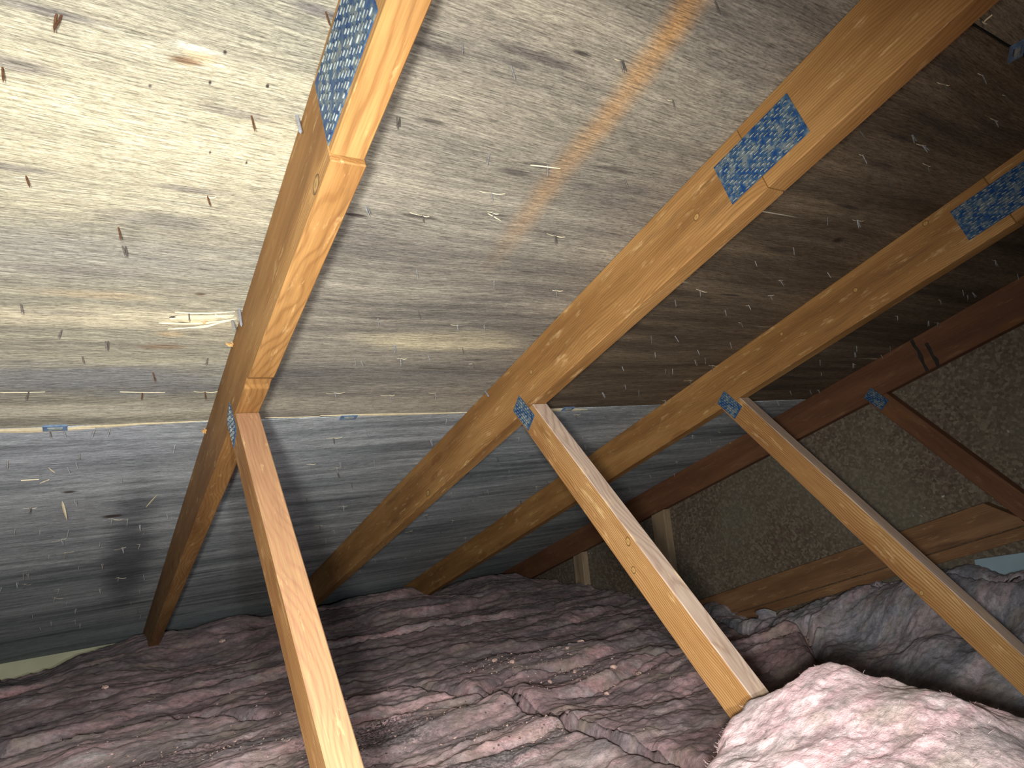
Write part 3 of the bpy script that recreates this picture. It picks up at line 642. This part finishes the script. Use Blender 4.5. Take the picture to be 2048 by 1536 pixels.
for x, y, z in zc:
    k = 1 / (((X2 - x) ** 2 + (Y2 - y) ** 2) + 0.0012) ** 1.5; num = num + k * z; den = den + k
Z2 = num / den
FR2 = np.clip(fbm(X2 * 6, Y2 * 14, 93, 3) * 1.6 - 0.15, 0, 0.9)
Z2 = Z2 + 0.009 * fbm(X2 * 6, Y2 * 9, 91, 3, 0.5) + 0.0045 * fbm(X2 * 26, Y2 * 34, 95, 3, 0.6) + 0.0016 * fbm(X2 * 90, Y2 * 110, 97, 3, 0.6)
n2 = fbm(X2 * 6 + 9, Y2 * 14 + X2 * 5, 98, 3); Z2 = Z2 - 0.0015 * np.clip(1 - np.abs(n2) * 4, 0, 1)
d, s = seg_dist(X2 + 0.004 * fbm(X2 * 45, Y2 * 45, 101, 3), Y2 + 0.004 * fbm(X2 * 45, Y2 * 45, 111, 3), OUT)
ins = np.where(s < 0, d, -d)                 # inside positive
Z2 = Z2 - 0.018 * np.clip(1 - ins / 0.02, 0, 1) ** 2 * (ins > 0)
Z2 = np.where(ins < 0, Z2 - 0.018 - np.clip(-ins / 0.02, 0, 1) * 0.22, Z2)
mk = (ins[:-1, :-1] > -0.022)
me = grid_mesh('insulation_batt', X2, Y2, Z2, mk, FR2)
o = link('insulation_batt', me, M['ins_near']); tag(o, 'bright fresh pink insulation batt heaped in the bottom right corner', 'insulation batt', 'pink insulation batts on the attic floor')
NEAR = o
def fibres(parent, pts, label, seed, lmin, lmax, wd):
    rr = random.Random(seed); bm = bmesh.new()
    for (x, y, z) in pts:
        L = rr.uniform(lmin, lmax); th = rr.uniform(0, 6.283); el = rr.uniform(0.0, 0.9); d = Vector((math.cos(th) * math.cos(el), math.sin(th) * math.cos(el), math.sin(el)))
        sd = d.cross(Vector((rr.uniform(-1, 1), rr.uniform(-1, 1), 1))).normalized(); up = d.cross(sd).normalized(); cv = rr.uniform(-.4, .4); p = Vector((x, y, z - 0.001)); prev = None
        for k in range(4):
            q = k / 3; c = p + d * L * q + sd * cv * L * q * q; wq = wd * (1 - 0.75 * q)
            ring = [bm.verts.new(c + sd * wq), bm.verts.new(c - sd * wq * 0.5 + up * wq * .8), bm.verts.new(c - sd * wq * 0.5 - up * wq * .8)]
            if prev:
                for i in range(3): bm.faces.new((prev[i], prev[(i + 1) % 3], ring[(i + 1) % 3], ring[i]))
            prev = ring
    o = bm_obj('loose_fibres', bm, M['fibre'], parent); tag(o, label, None, None, 'stuff'); return o
M['fibre'] = simple('glass_fibre', (0.86, 0.66, 0.64), 0.9, 0, 0.1, 50)
rr = random.Random(12); fp = []
ii, jj = np.where((ins > 0.002) & (X2 > 0.4) & (Y2 > 0.2))
for q in rr.sample(range(len(ii)), 500): fp.append((X2[ii[q], jj[q]], Y2[ii[q], jj[q]], Z2[ii[q], jj[q]]))
ii, jj = np.where((np.abs(ins) < 0.004) & (X2 > 0.45) & (Y2 > 0.3))
for q in rr.sample(range(len(ii)), min(700, len(ii))): fp.append((X2[ii[q], jj[q]], Y2[ii[q], jj[q]], Z2[ii[q], jj[q]]))
fibres(o, fp, 'loose pink glass fibres standing off the batt', 5, 0.003, 0.010, 0.00025)

# ------------------------------------------------------------------ fasteners
RM = frame(P3(0, 0, 0), Vector((1, 0, 0)), UV)       # roof frame: local x ridge, y slope, -z into the attic
def shank_bm(L, r, legs, bend=0.0, seed=0):
    rr = random.Random(seed); bm = bmesh.new()
    for g in legs:
        n = 6; bx = rr.uniform(-.12, .12) * L; by = rr.uniform(-.1, .2) * L + bend
        rings = []
        for k, sc in ((0.0, 1), (0.35, 1), (0.78, 0.95), (1.0, 0.12)):
            rings.append([bm.verts.new((g + bx * k * k + r * sc * math.cos(2 * math.pi * i / n), by * k * k + r * sc * math.sin(2 * math.pi * i / n), 0.003 - (L + 0.003) * k)) for i in range(n)])
        for a, b in zip(rings, rings[1:]):
            for i in range(n): bm.faces.new((a[i], a[(i + 1) % n], b[(i + 1) % n], b[i]))
        bm.faces.new(rings[0]); bm.faces.new(rings[-1][::-1])
    bmesh.ops.recalc_face_normals(bm, faces=bm.faces)
    me = bpy.data.meshes.new('roofing_nail'); bm.to_mesh(me); bm.free(); return me
def splint_bm(w, sh, seed):
    rr = random.Random(seed); bm = bmesh.new()
    sliver(bm, (-w * rr.uniform(.3, .7), rr.uniform(-.001, .001)), (0.002, 0), 0.0016, 0.0006, 0.002)
    if sh: sliver(bm, (w * rr.uniform(.3, .7), rr.uniform(-.002, .002)), (-0.002, 0), 0.0022, 0.0008, 0.003)
    bmesh.ops.recalc_face_normals(bm, faces=bm.faces)
    me = bpy.data.meshes.new('wood_splinter'); bm.to_mesh(me); bm.free(); me.materials.append(M['splinter']); return me
VAR = {}
for mat in ('rust', 'tarnish', 'steel'):
    for k in range(4):
        me = shank_bm(0.017 + 0.0022 * k, 0.0013, (0,) if k != 2 else (-0.0021, 0.0021), 0, k)
        me.materials.append(M['zinc' if mat == 'steel' else mat]); VAR[(mat, k)] = me
SPL = [splint_bm(0.02 + 0.010 * k, k % 3 != 0, k) for k in range(5)]
BAY = ['left of the first rafter', 'between the first and second rafters', 'between the second and third rafters', 'between the third rafter and the gable truss']
ROW = {0: 'on the topmost board', 1: 'above the long seam', 2: 'below the long seam'}
CLR = {'rust': 'rusty', 'tarnish': 'dull', 'steel': 'shiny'}
BANDU = (S2, 0.5, 0.85, 1.2, SEAM, 1.6, 2.1, 2.8)
BANDN = ('on the topmost board', 'level with large plates', 'high on upper board', 'halfway down upper board', 'above the long seam',
         'under the long seam', 'below the seam', 'low on the mouldy board', 'close to the eave')
BAYN = ('left bay', 'second bay', 'third bay', 'gable bay'); THIRD = ('left', 'middle', 'right')
ORD = {1: ('',), 2: ('upper of two', 'lower of two'), 3: ('top of three', 'middle of three', 'lowest of three'),
       4: ('top of four', 'second highest', 'third highest', 'lowest of four')}
NAILS = {}
cnt = 0
def nail(px, py, mat=None, spl=None, k=None, size=1.0):
    global cnt
    x, u = on_roof(px, py)
    for xt in XT:
        if xt - 0.003 < x < xt + TH + 0.003: return
    if u > 3.9 or x > XT[3]: return
    if u > 3.5 and x < XT[0]: return
    if abs(u - SEAM) < 0.006: u = SEAM + 0.008
    rr = random.Random(cnt * 13 + 5); cnt += 1
    mat = mat or rr.choice(('rust', 'tarnish', 'tarnish') if u < SEAM and x < XT[0] else ('tarnish', 'steel', 'steel'))
    k = rr.randrange(4) if k is None else k; spl = (rr.random() < 0.42) if spl is None else spl
    o = bpy.data.objects.new('roofing_nail', VAR[(mat, k)]); COL.objects.link(o)
    o.matrix_world = RM @ Matrix.Translation((x, u, 0)) @ Matrix.Rotation(rr.uniform(-.15, .35), 4, 'X') @ Matrix.Rotation(rr.uniform(-.25, .25), 4, 'Y') @ Matrix.Diagonal((size, size, size, 1))
    bay = sum(x > xt for xt in XT[:3]); band = sum(u > q for q in BANDU)
    xl = ([-0.40] + XT)[bay] + TH; xr = XT[bay]; third = min(2, max(0, int((x - xl) / (xr - xl) * 3)))
    NAILS.setdefault((mat, bool(spl), bay, band, third), []).append((u, o))
    if spl:
        s = bpy.data.objects.new('wood_splinter', SPL[rr.randrange(5)]); COL.objects.link(s); s.parent = o
        s.matrix_basis = Matrix.Rotation(rr.uniform(-.12, .12), 4, 'Z')
PTS = [(118, 30), (5, 135), (652, 25), (503, 232), (415, 392), (52, 352), (237, 455), (248, 492), (42, 608), (124, 660), (214, 682), (165, 713), (416, 716), (306, 745), (58, 782), (285, 785), (410, 783), (378, 627)]
for p in PTS: nail(*p, mat='rust' if p[1] < 480 else None, size=0.85)
PTS = """100,862 127,860 190,857 221,855 350,890 160,905 152,925 135,935 15,920 242,955 150,1000 62,1015 225,1037 255,1038 280,1050 30,1058 80,1060 137,1060 124,1078 290,1058 200,1085 130,1105 98,1110 245,1095 280,1088
332,1087 335,1027 158,1132 205,1128 47,1147 55,1148 35,1165 50,1168 237,1155 200,1178 287,1150 280,1180 118,1178 3,1175 110,1195 262,1203 274,1219 134,1203 152,1218 65,1230 311,1197 282,1231 102,1243 150,1240 160,1248 80,1255
925,88 1022,132 797,235 978,308 1095,330 1250,358 982,385 732,412 845,430 985,425 1110,470 833,540 988,562 1112,580 836,620 756,637 915,650 968,650 790,690 925,695 710,716 722,722 803,716 857,712 945,725 670,785 780,790
870,785 626,840 893,838 730,860 736,880 667,875 862,880 748,920 620,928 673,935 680,925 675,945 703,965 613,995 678,1000 687,1012 920,1015 1345,200 1430,3 1243,120
1244,733 1205,785 1250,770 1278,780 1152,828 1165,873 1170,890 1038,875 994,915 1018,940 940,945 903,985 975,980 965,982 1073,972 1092,960 945,1000 1030,1035 640,1050 652,1078 668,1060 700,1060 735,1080 760,1055 790,1040 820,1062 850,1030 810,1115 880,1060 690,1120 720,1140 750,1120 660,1140 780,1150
840,1100 905,1040 930,1075 870,1085 600,1090 575,1130 560,1010 530,980 545,940 575,1170 600,1150 590,1060
1890,168 1965,150 1720,262 1825,270 1845,290 1725,310 1855,330 1775,360 1920,360 1655,435 1715,440 1587,495 1510,522 1655,545 1400,580 1350,600 1497,610 1482,645 1302,672 1350,672 1460,685 1310,705 1395,700 1410,715 1332,738 1345,738 1425,730 1390,720
1960,40 2010,190 1990,240 1560,560 1540,590 1450,620 1290,860 1265,850 1330,800 1380,760 1240,885 1120,990 1150,1010 1165,1022 1085,1040 1060,1065 1040,1000 1012,1020
2035,548 1925,580 1935,590 1945,585 1795,632 1857,642 1875,645 1713,692 1710,705 1707,727 1762,710 1780,692 1640,720 1642,745 1580,782 1620,780 1637,780 1645,780 1385,870 1437,863 1420,878 1437,892 1352,923 1348,947 1990,520 1880,600 1560,800 1480,840
1300,950 1260,975 1110,1020 1120,1045 1130,1055 1160,1050 1220,1000 1100,1075"""
for s in PTS.split(): nail(*[float(q) for q in s.split(',')], size=0.82)
for (mat, spl, bay, band, third), L in NAILS.items():
    L.sort(key=lambda q: q[0])
    for i, (u, o) in enumerate(L):
        od = ORD[len(L)][i] if len(L) in ORD else ('highest', 'second highest', 'third highest', 'fourth highest', 'fifth highest', 'sixth highest', 'seventh highest', 'eighth highest')[min(i, 7)]
        lb = f"{CLR[mat]} nail tip{' with splinters' if spl else ''}, {BAYN[bay]} {THIRD[third]}, {BANDN[band]}" + (f', {od}' if od else '')
        tag(o, lb, 'nail', 'nail tips through the plywood in the ' + BAYN[bay])
# long bright nails that missed the rafters
def long_nail(p0, p1, x, label, L, rust=False):
    """p0 -> p1 in the picture; base on the sheathing beside the rafter"""
    xx, u = on_roof(*p0); bm = bmesh.new(); a = P3(x, u, 0); 
    t = on_x(*p1, x - 0.004); b = t
    d = (b - a); d.normalize(); n = 10; r = 0.0021
    q = d.to_track_quat('Z', 'Y').to_matrix()
    rings = []
    for s, sc in ((-0.004, 1), (L * 0.88, 1), (L, 0.1)):
        rings.append([bm.verts.new(q @ Vector((r * sc * math.cos(6.28318 * i / n), r * sc * math.sin(6.28318 * i / n), s))) for i in range(n)])
    for A, B in zip(rings, rings[1:]):
        for i in range(n): bm.faces.new((A[i], A[(i + 1) % n], B[(i + 1) % n], B[i]))
    bm.faces.new(rings[0]); bm.faces.new(rings[-1][::-1])
    o = bm_obj('framing_nail', bm, M['rust' if rust else 'steel'], None, Matrix.Translation(a)); tag(o, label, 'nail')
long_nail((599, 232), (606, 285), XT[0] - 0.006, 'long bright nail beside the first rafter just left of the large blue plate', 0.040)
long_nail((474, 618), (484, 661), XT[0] - 0.005, 'upper of the two bright nails crossing the first rafter by the torn veneer', 0.046)
long_nail((472, 640), (476, 679), XT[0] - 0.011, 'lower of the two bright nails crossing the first rafter by the torn veneer', 0.042)
long_nail((976, 782), (979, 795), XT[1] - 0.005, 'short bright nail at the edge of the second rafter above its web joint', 0.028)
# wood chunks torn from the first rafter's top edge, loose splinters on the boards
def chunk(name, px, py, parts, label, mat, cat):
    x, u = on_roof(px, py); bm = bmesh.new(); rr = random.Random(px)
    for k in range(parts):
        a = Vector((rr.uniform(-.010, .002), rr.uniform(-.009, .010))); b = a + Vector((rr.uniform(.006, .013), rr.uniform(-.003, .003)))
        sliver(bm, a, b, rr.uniform(.003, .006), 0.003, rr.uniform(0.002, 0.008))
    o = bm_obj(name, bm, M[mat], None, RM @ Matrix.Translation((x, u, -0.0005))); tag(o, label, cat); return o
chunk('wood_chip', 412, 857, 8, 'curled tan wood chip hanging by the first rafter at the long seam', 'splinter_brown', 'wood chip')
chunk('wood_chip', 463, 683, 5, 'small orange wood chips under the pair of bright nails', 'splinter_brown', 'wood chip')
def loose(p0, p1, hang, label, wd=0.005):
    a = on_roof(*p0); A = P3(a[0], a[1], 0.0)
    r = ray(*p1); b = r * ((H - hang) / r.dot(NV)); L = (b - A).length
    bm = bmesh.new(); sliver(bm, (0, 0), (L, 0), wd, 0.002, 0.0)
    ex = (b - A).normalized(); o = bm_obj('loose_splinter', bm, M['splinter'], None, frame(A - NV * 0.0008, ex, NV.cross(ex)))
    tag(o, label, 'splinter')
loose((124, 1001), (134, 1040), 0.022, 'long pale splinter hanging from the mouldy board at the left', 0.006)
loose((80, 965), (99, 957), 0.004, 'bent pale splinter left of the knot below the blue clip', 0.004)
loose((42, 959), (78, 957), 0.003, 'thin straight pale splinter at the left under the long seam', 0.003)
loose((292, 1013), (316, 986), 0.006, 'slanted pale splinter beside the first rafter below the seam', 0.004)
loose((1967, 41), (1983, 27), 0.006, 'short pale splinter on the topmost board at the upper right', 0.004)
loose((1060, 328), (1120, 335), 0.005, 'curved pale splinter beside the orange stain', 0.002)
loose((975, 425), (1002, 440), 0.005, 'dark edged splinter in the middle of the second bay', 0.002)
# metal clips on the seams between the boards
def hclip(px, py, label, rot=0.0, seam=SEAM):
    x, u = on_roof(px, py); bm = bmesh.new()
    def box(x0, x1, y0, y1, z0, z1, mi=0):
        vs = [bm.verts.new((a, b, c)) for a in (x0, x1) for b in (y0, y1) for c in (z0, z1)]
        for q in ((0, 1, 3, 2), (4, 6, 7, 5), (0, 4, 5, 1), (2, 3, 7, 6), (0, 2, 6, 4), (1, 5, 7, 3)):
            f = bm.faces.new([vs[i] for i in q]); f.material_index = mi
    # hollow flange: frame of four bars round an open window, raised bridge
    box(-.019, .019, -.010, -.006, -.0036, -.0003); box(-.019, .019, .006, .010, -.0036, -.0003)
    box(-.019, -.012, -.006, .006, -.0036, -.0003); box(.012, .019, -.006, .006, -.0036, -.0003)
    box(-.011, .011, -.004, .004, -.0048, -.0034, 1); box(-.012, -.011, -.004, .004, -.0048, -.0003); box(.011, .012, -.004, .004, -.0048, -.0003)
    o = bm_obj('plywood_clip', bm, [M['clip'], M['tooth']], None, RM @ Matrix.Translation((x, seam, 0)) @ Matrix.Rotation(rot, 4, 'Z')); tag(o, label, 'clip', 'metal clips on the plywood seams')
hclip(110, 851, 'blue metal clip bridging the long seam at the left edge of the picture')
hclip(698, 831, 'small blue metal clip on the long seam between the first and second rafters')
hclip(1132, 819, 'small blue metal clip on the long seam just right of the second web')
hclip(2035, 98, 'dark metal clip on the upper seam in the top right corner', 0.5, S2)

# ------------------------------------------------------------------ crumbs and tufts on the insulation
def zat(x, y): return float(surface(np.array([[x]]), np.array([[y]]))[0, 0])
def lump(px, py, s, name, label, cat, mat, seed, group=None):
    x, y = G2(px, py, -0.57); z = zat(x, y)
    for _ in range(3):
        x, y = G2(px, py, z); z = zat(x, y)
    rr = random.Random(seed); bm = bmesh.new(); bmesh.ops.create_icosphere(bm, subdivisions=2, radius=1)
    for v in bm.verts: v.co *= 1 + rr.uniform(-.35, .35)
    bmesh.ops.scale(bm, vec=(s, s * .7, s * .6), verts=bm.verts)
    o = bm_obj(name, bm, M[mat], None, Matrix.Translation((x, y, z + s * 0.3)) @ Matrix.Rotation(rr.uniform(0, 6), 4, 'Z')); tag(o, label, cat, group)
TL = [(1165, 1320, .013, 'largest pale pink crumb, on the rose batt left of the second web'), (1148, 1330, .009, 'flat pale crumb just left of the largest crumb'),
      (1228, 1343, .011, 'tan crumb right of the largest one, beside the second web'), (1275, 1335, .012, 'pink lump resting against the lower side of the second web'),
      (990, 1323, .010, 'whitish crumb at the left end of the crumb trail'), (1025, 1327, .009, 'pale crumb second along the crumb trail'),
      (1212, 1372, .008, 'small tan crumb in front of the crumb trail'), (1135, 1298, .007, 'small white crumb behind the crumb trail'),
      (210, 1378, .012, 'pale crumb lying alone on the dusty back batt at the left'), (443, 1256, .013, 'small pink tuft near the eave right of the first rafter foot'),
      (584, 1420, .012, 'white scrap just left of the nearest web'), (1100, 1365, .007, 'little white crumb nearest the batt joint')]
for k, (px, py, s, lb) in enumerate(TL): lump(px, py, s, 'insulation_crumb', lb, 'crumb', 'crumb', k, 'crumbs on the insulation')
lump(1532, 1236, .035, 'insulation_tuft', 'loose pale tuft of insulation standing up against the gable truss chord', 'tuft', 'ins_far', 44)
# fine litter nobody could count
bm = bmesh.new(); rr = random.Random(3)
pts = []
for k in range(520):
    c = rr.choice(((1120, 1310, 130, 28), (1180, 1340, 110, 25), (420, 1500, 260, 30), (1000, 1330, 60, 20), (1000, 1480, 200, 30), (600, 1420, 450, 60)))
    pts.append((rr.gauss(c[0], c[2] * .6), rr.gauss(c[1], c[3] * .6)))
GG = [on_z(px, py, -0.575) for px, py in pts]; gx = np.array([[p.x for p in GG]]); gy = np.array([[p.y for p in GG]]); gz = surface(gx, gy)
for k in range(len(pts)):
    x, y, z = gx[0, k], gy[0, k], gz[0, k]
    if y < 0.9 or y > 3.6: continue
    s = rr.uniform(.0012, .0035); vs = [bm.verts.new((x + rr.uniform(-s, s) * 1.6, y + rr.uniform(-s, s), z + q * s + 0.001)) for q in (-.3, 0, .4, 1)]
    for q in ((0, 1, 2), (0, 1, 3), (1, 2, 3), (0, 2, 3)): bm.faces.new([vs[i] for i in q])
o = bm_obj('wood_litter', bm, M['crumb'], None); tag(o, 'fine pale wood litter sprinkled over the dusty batts', 'litter', None, 'stuff')
print('nails', cnt)
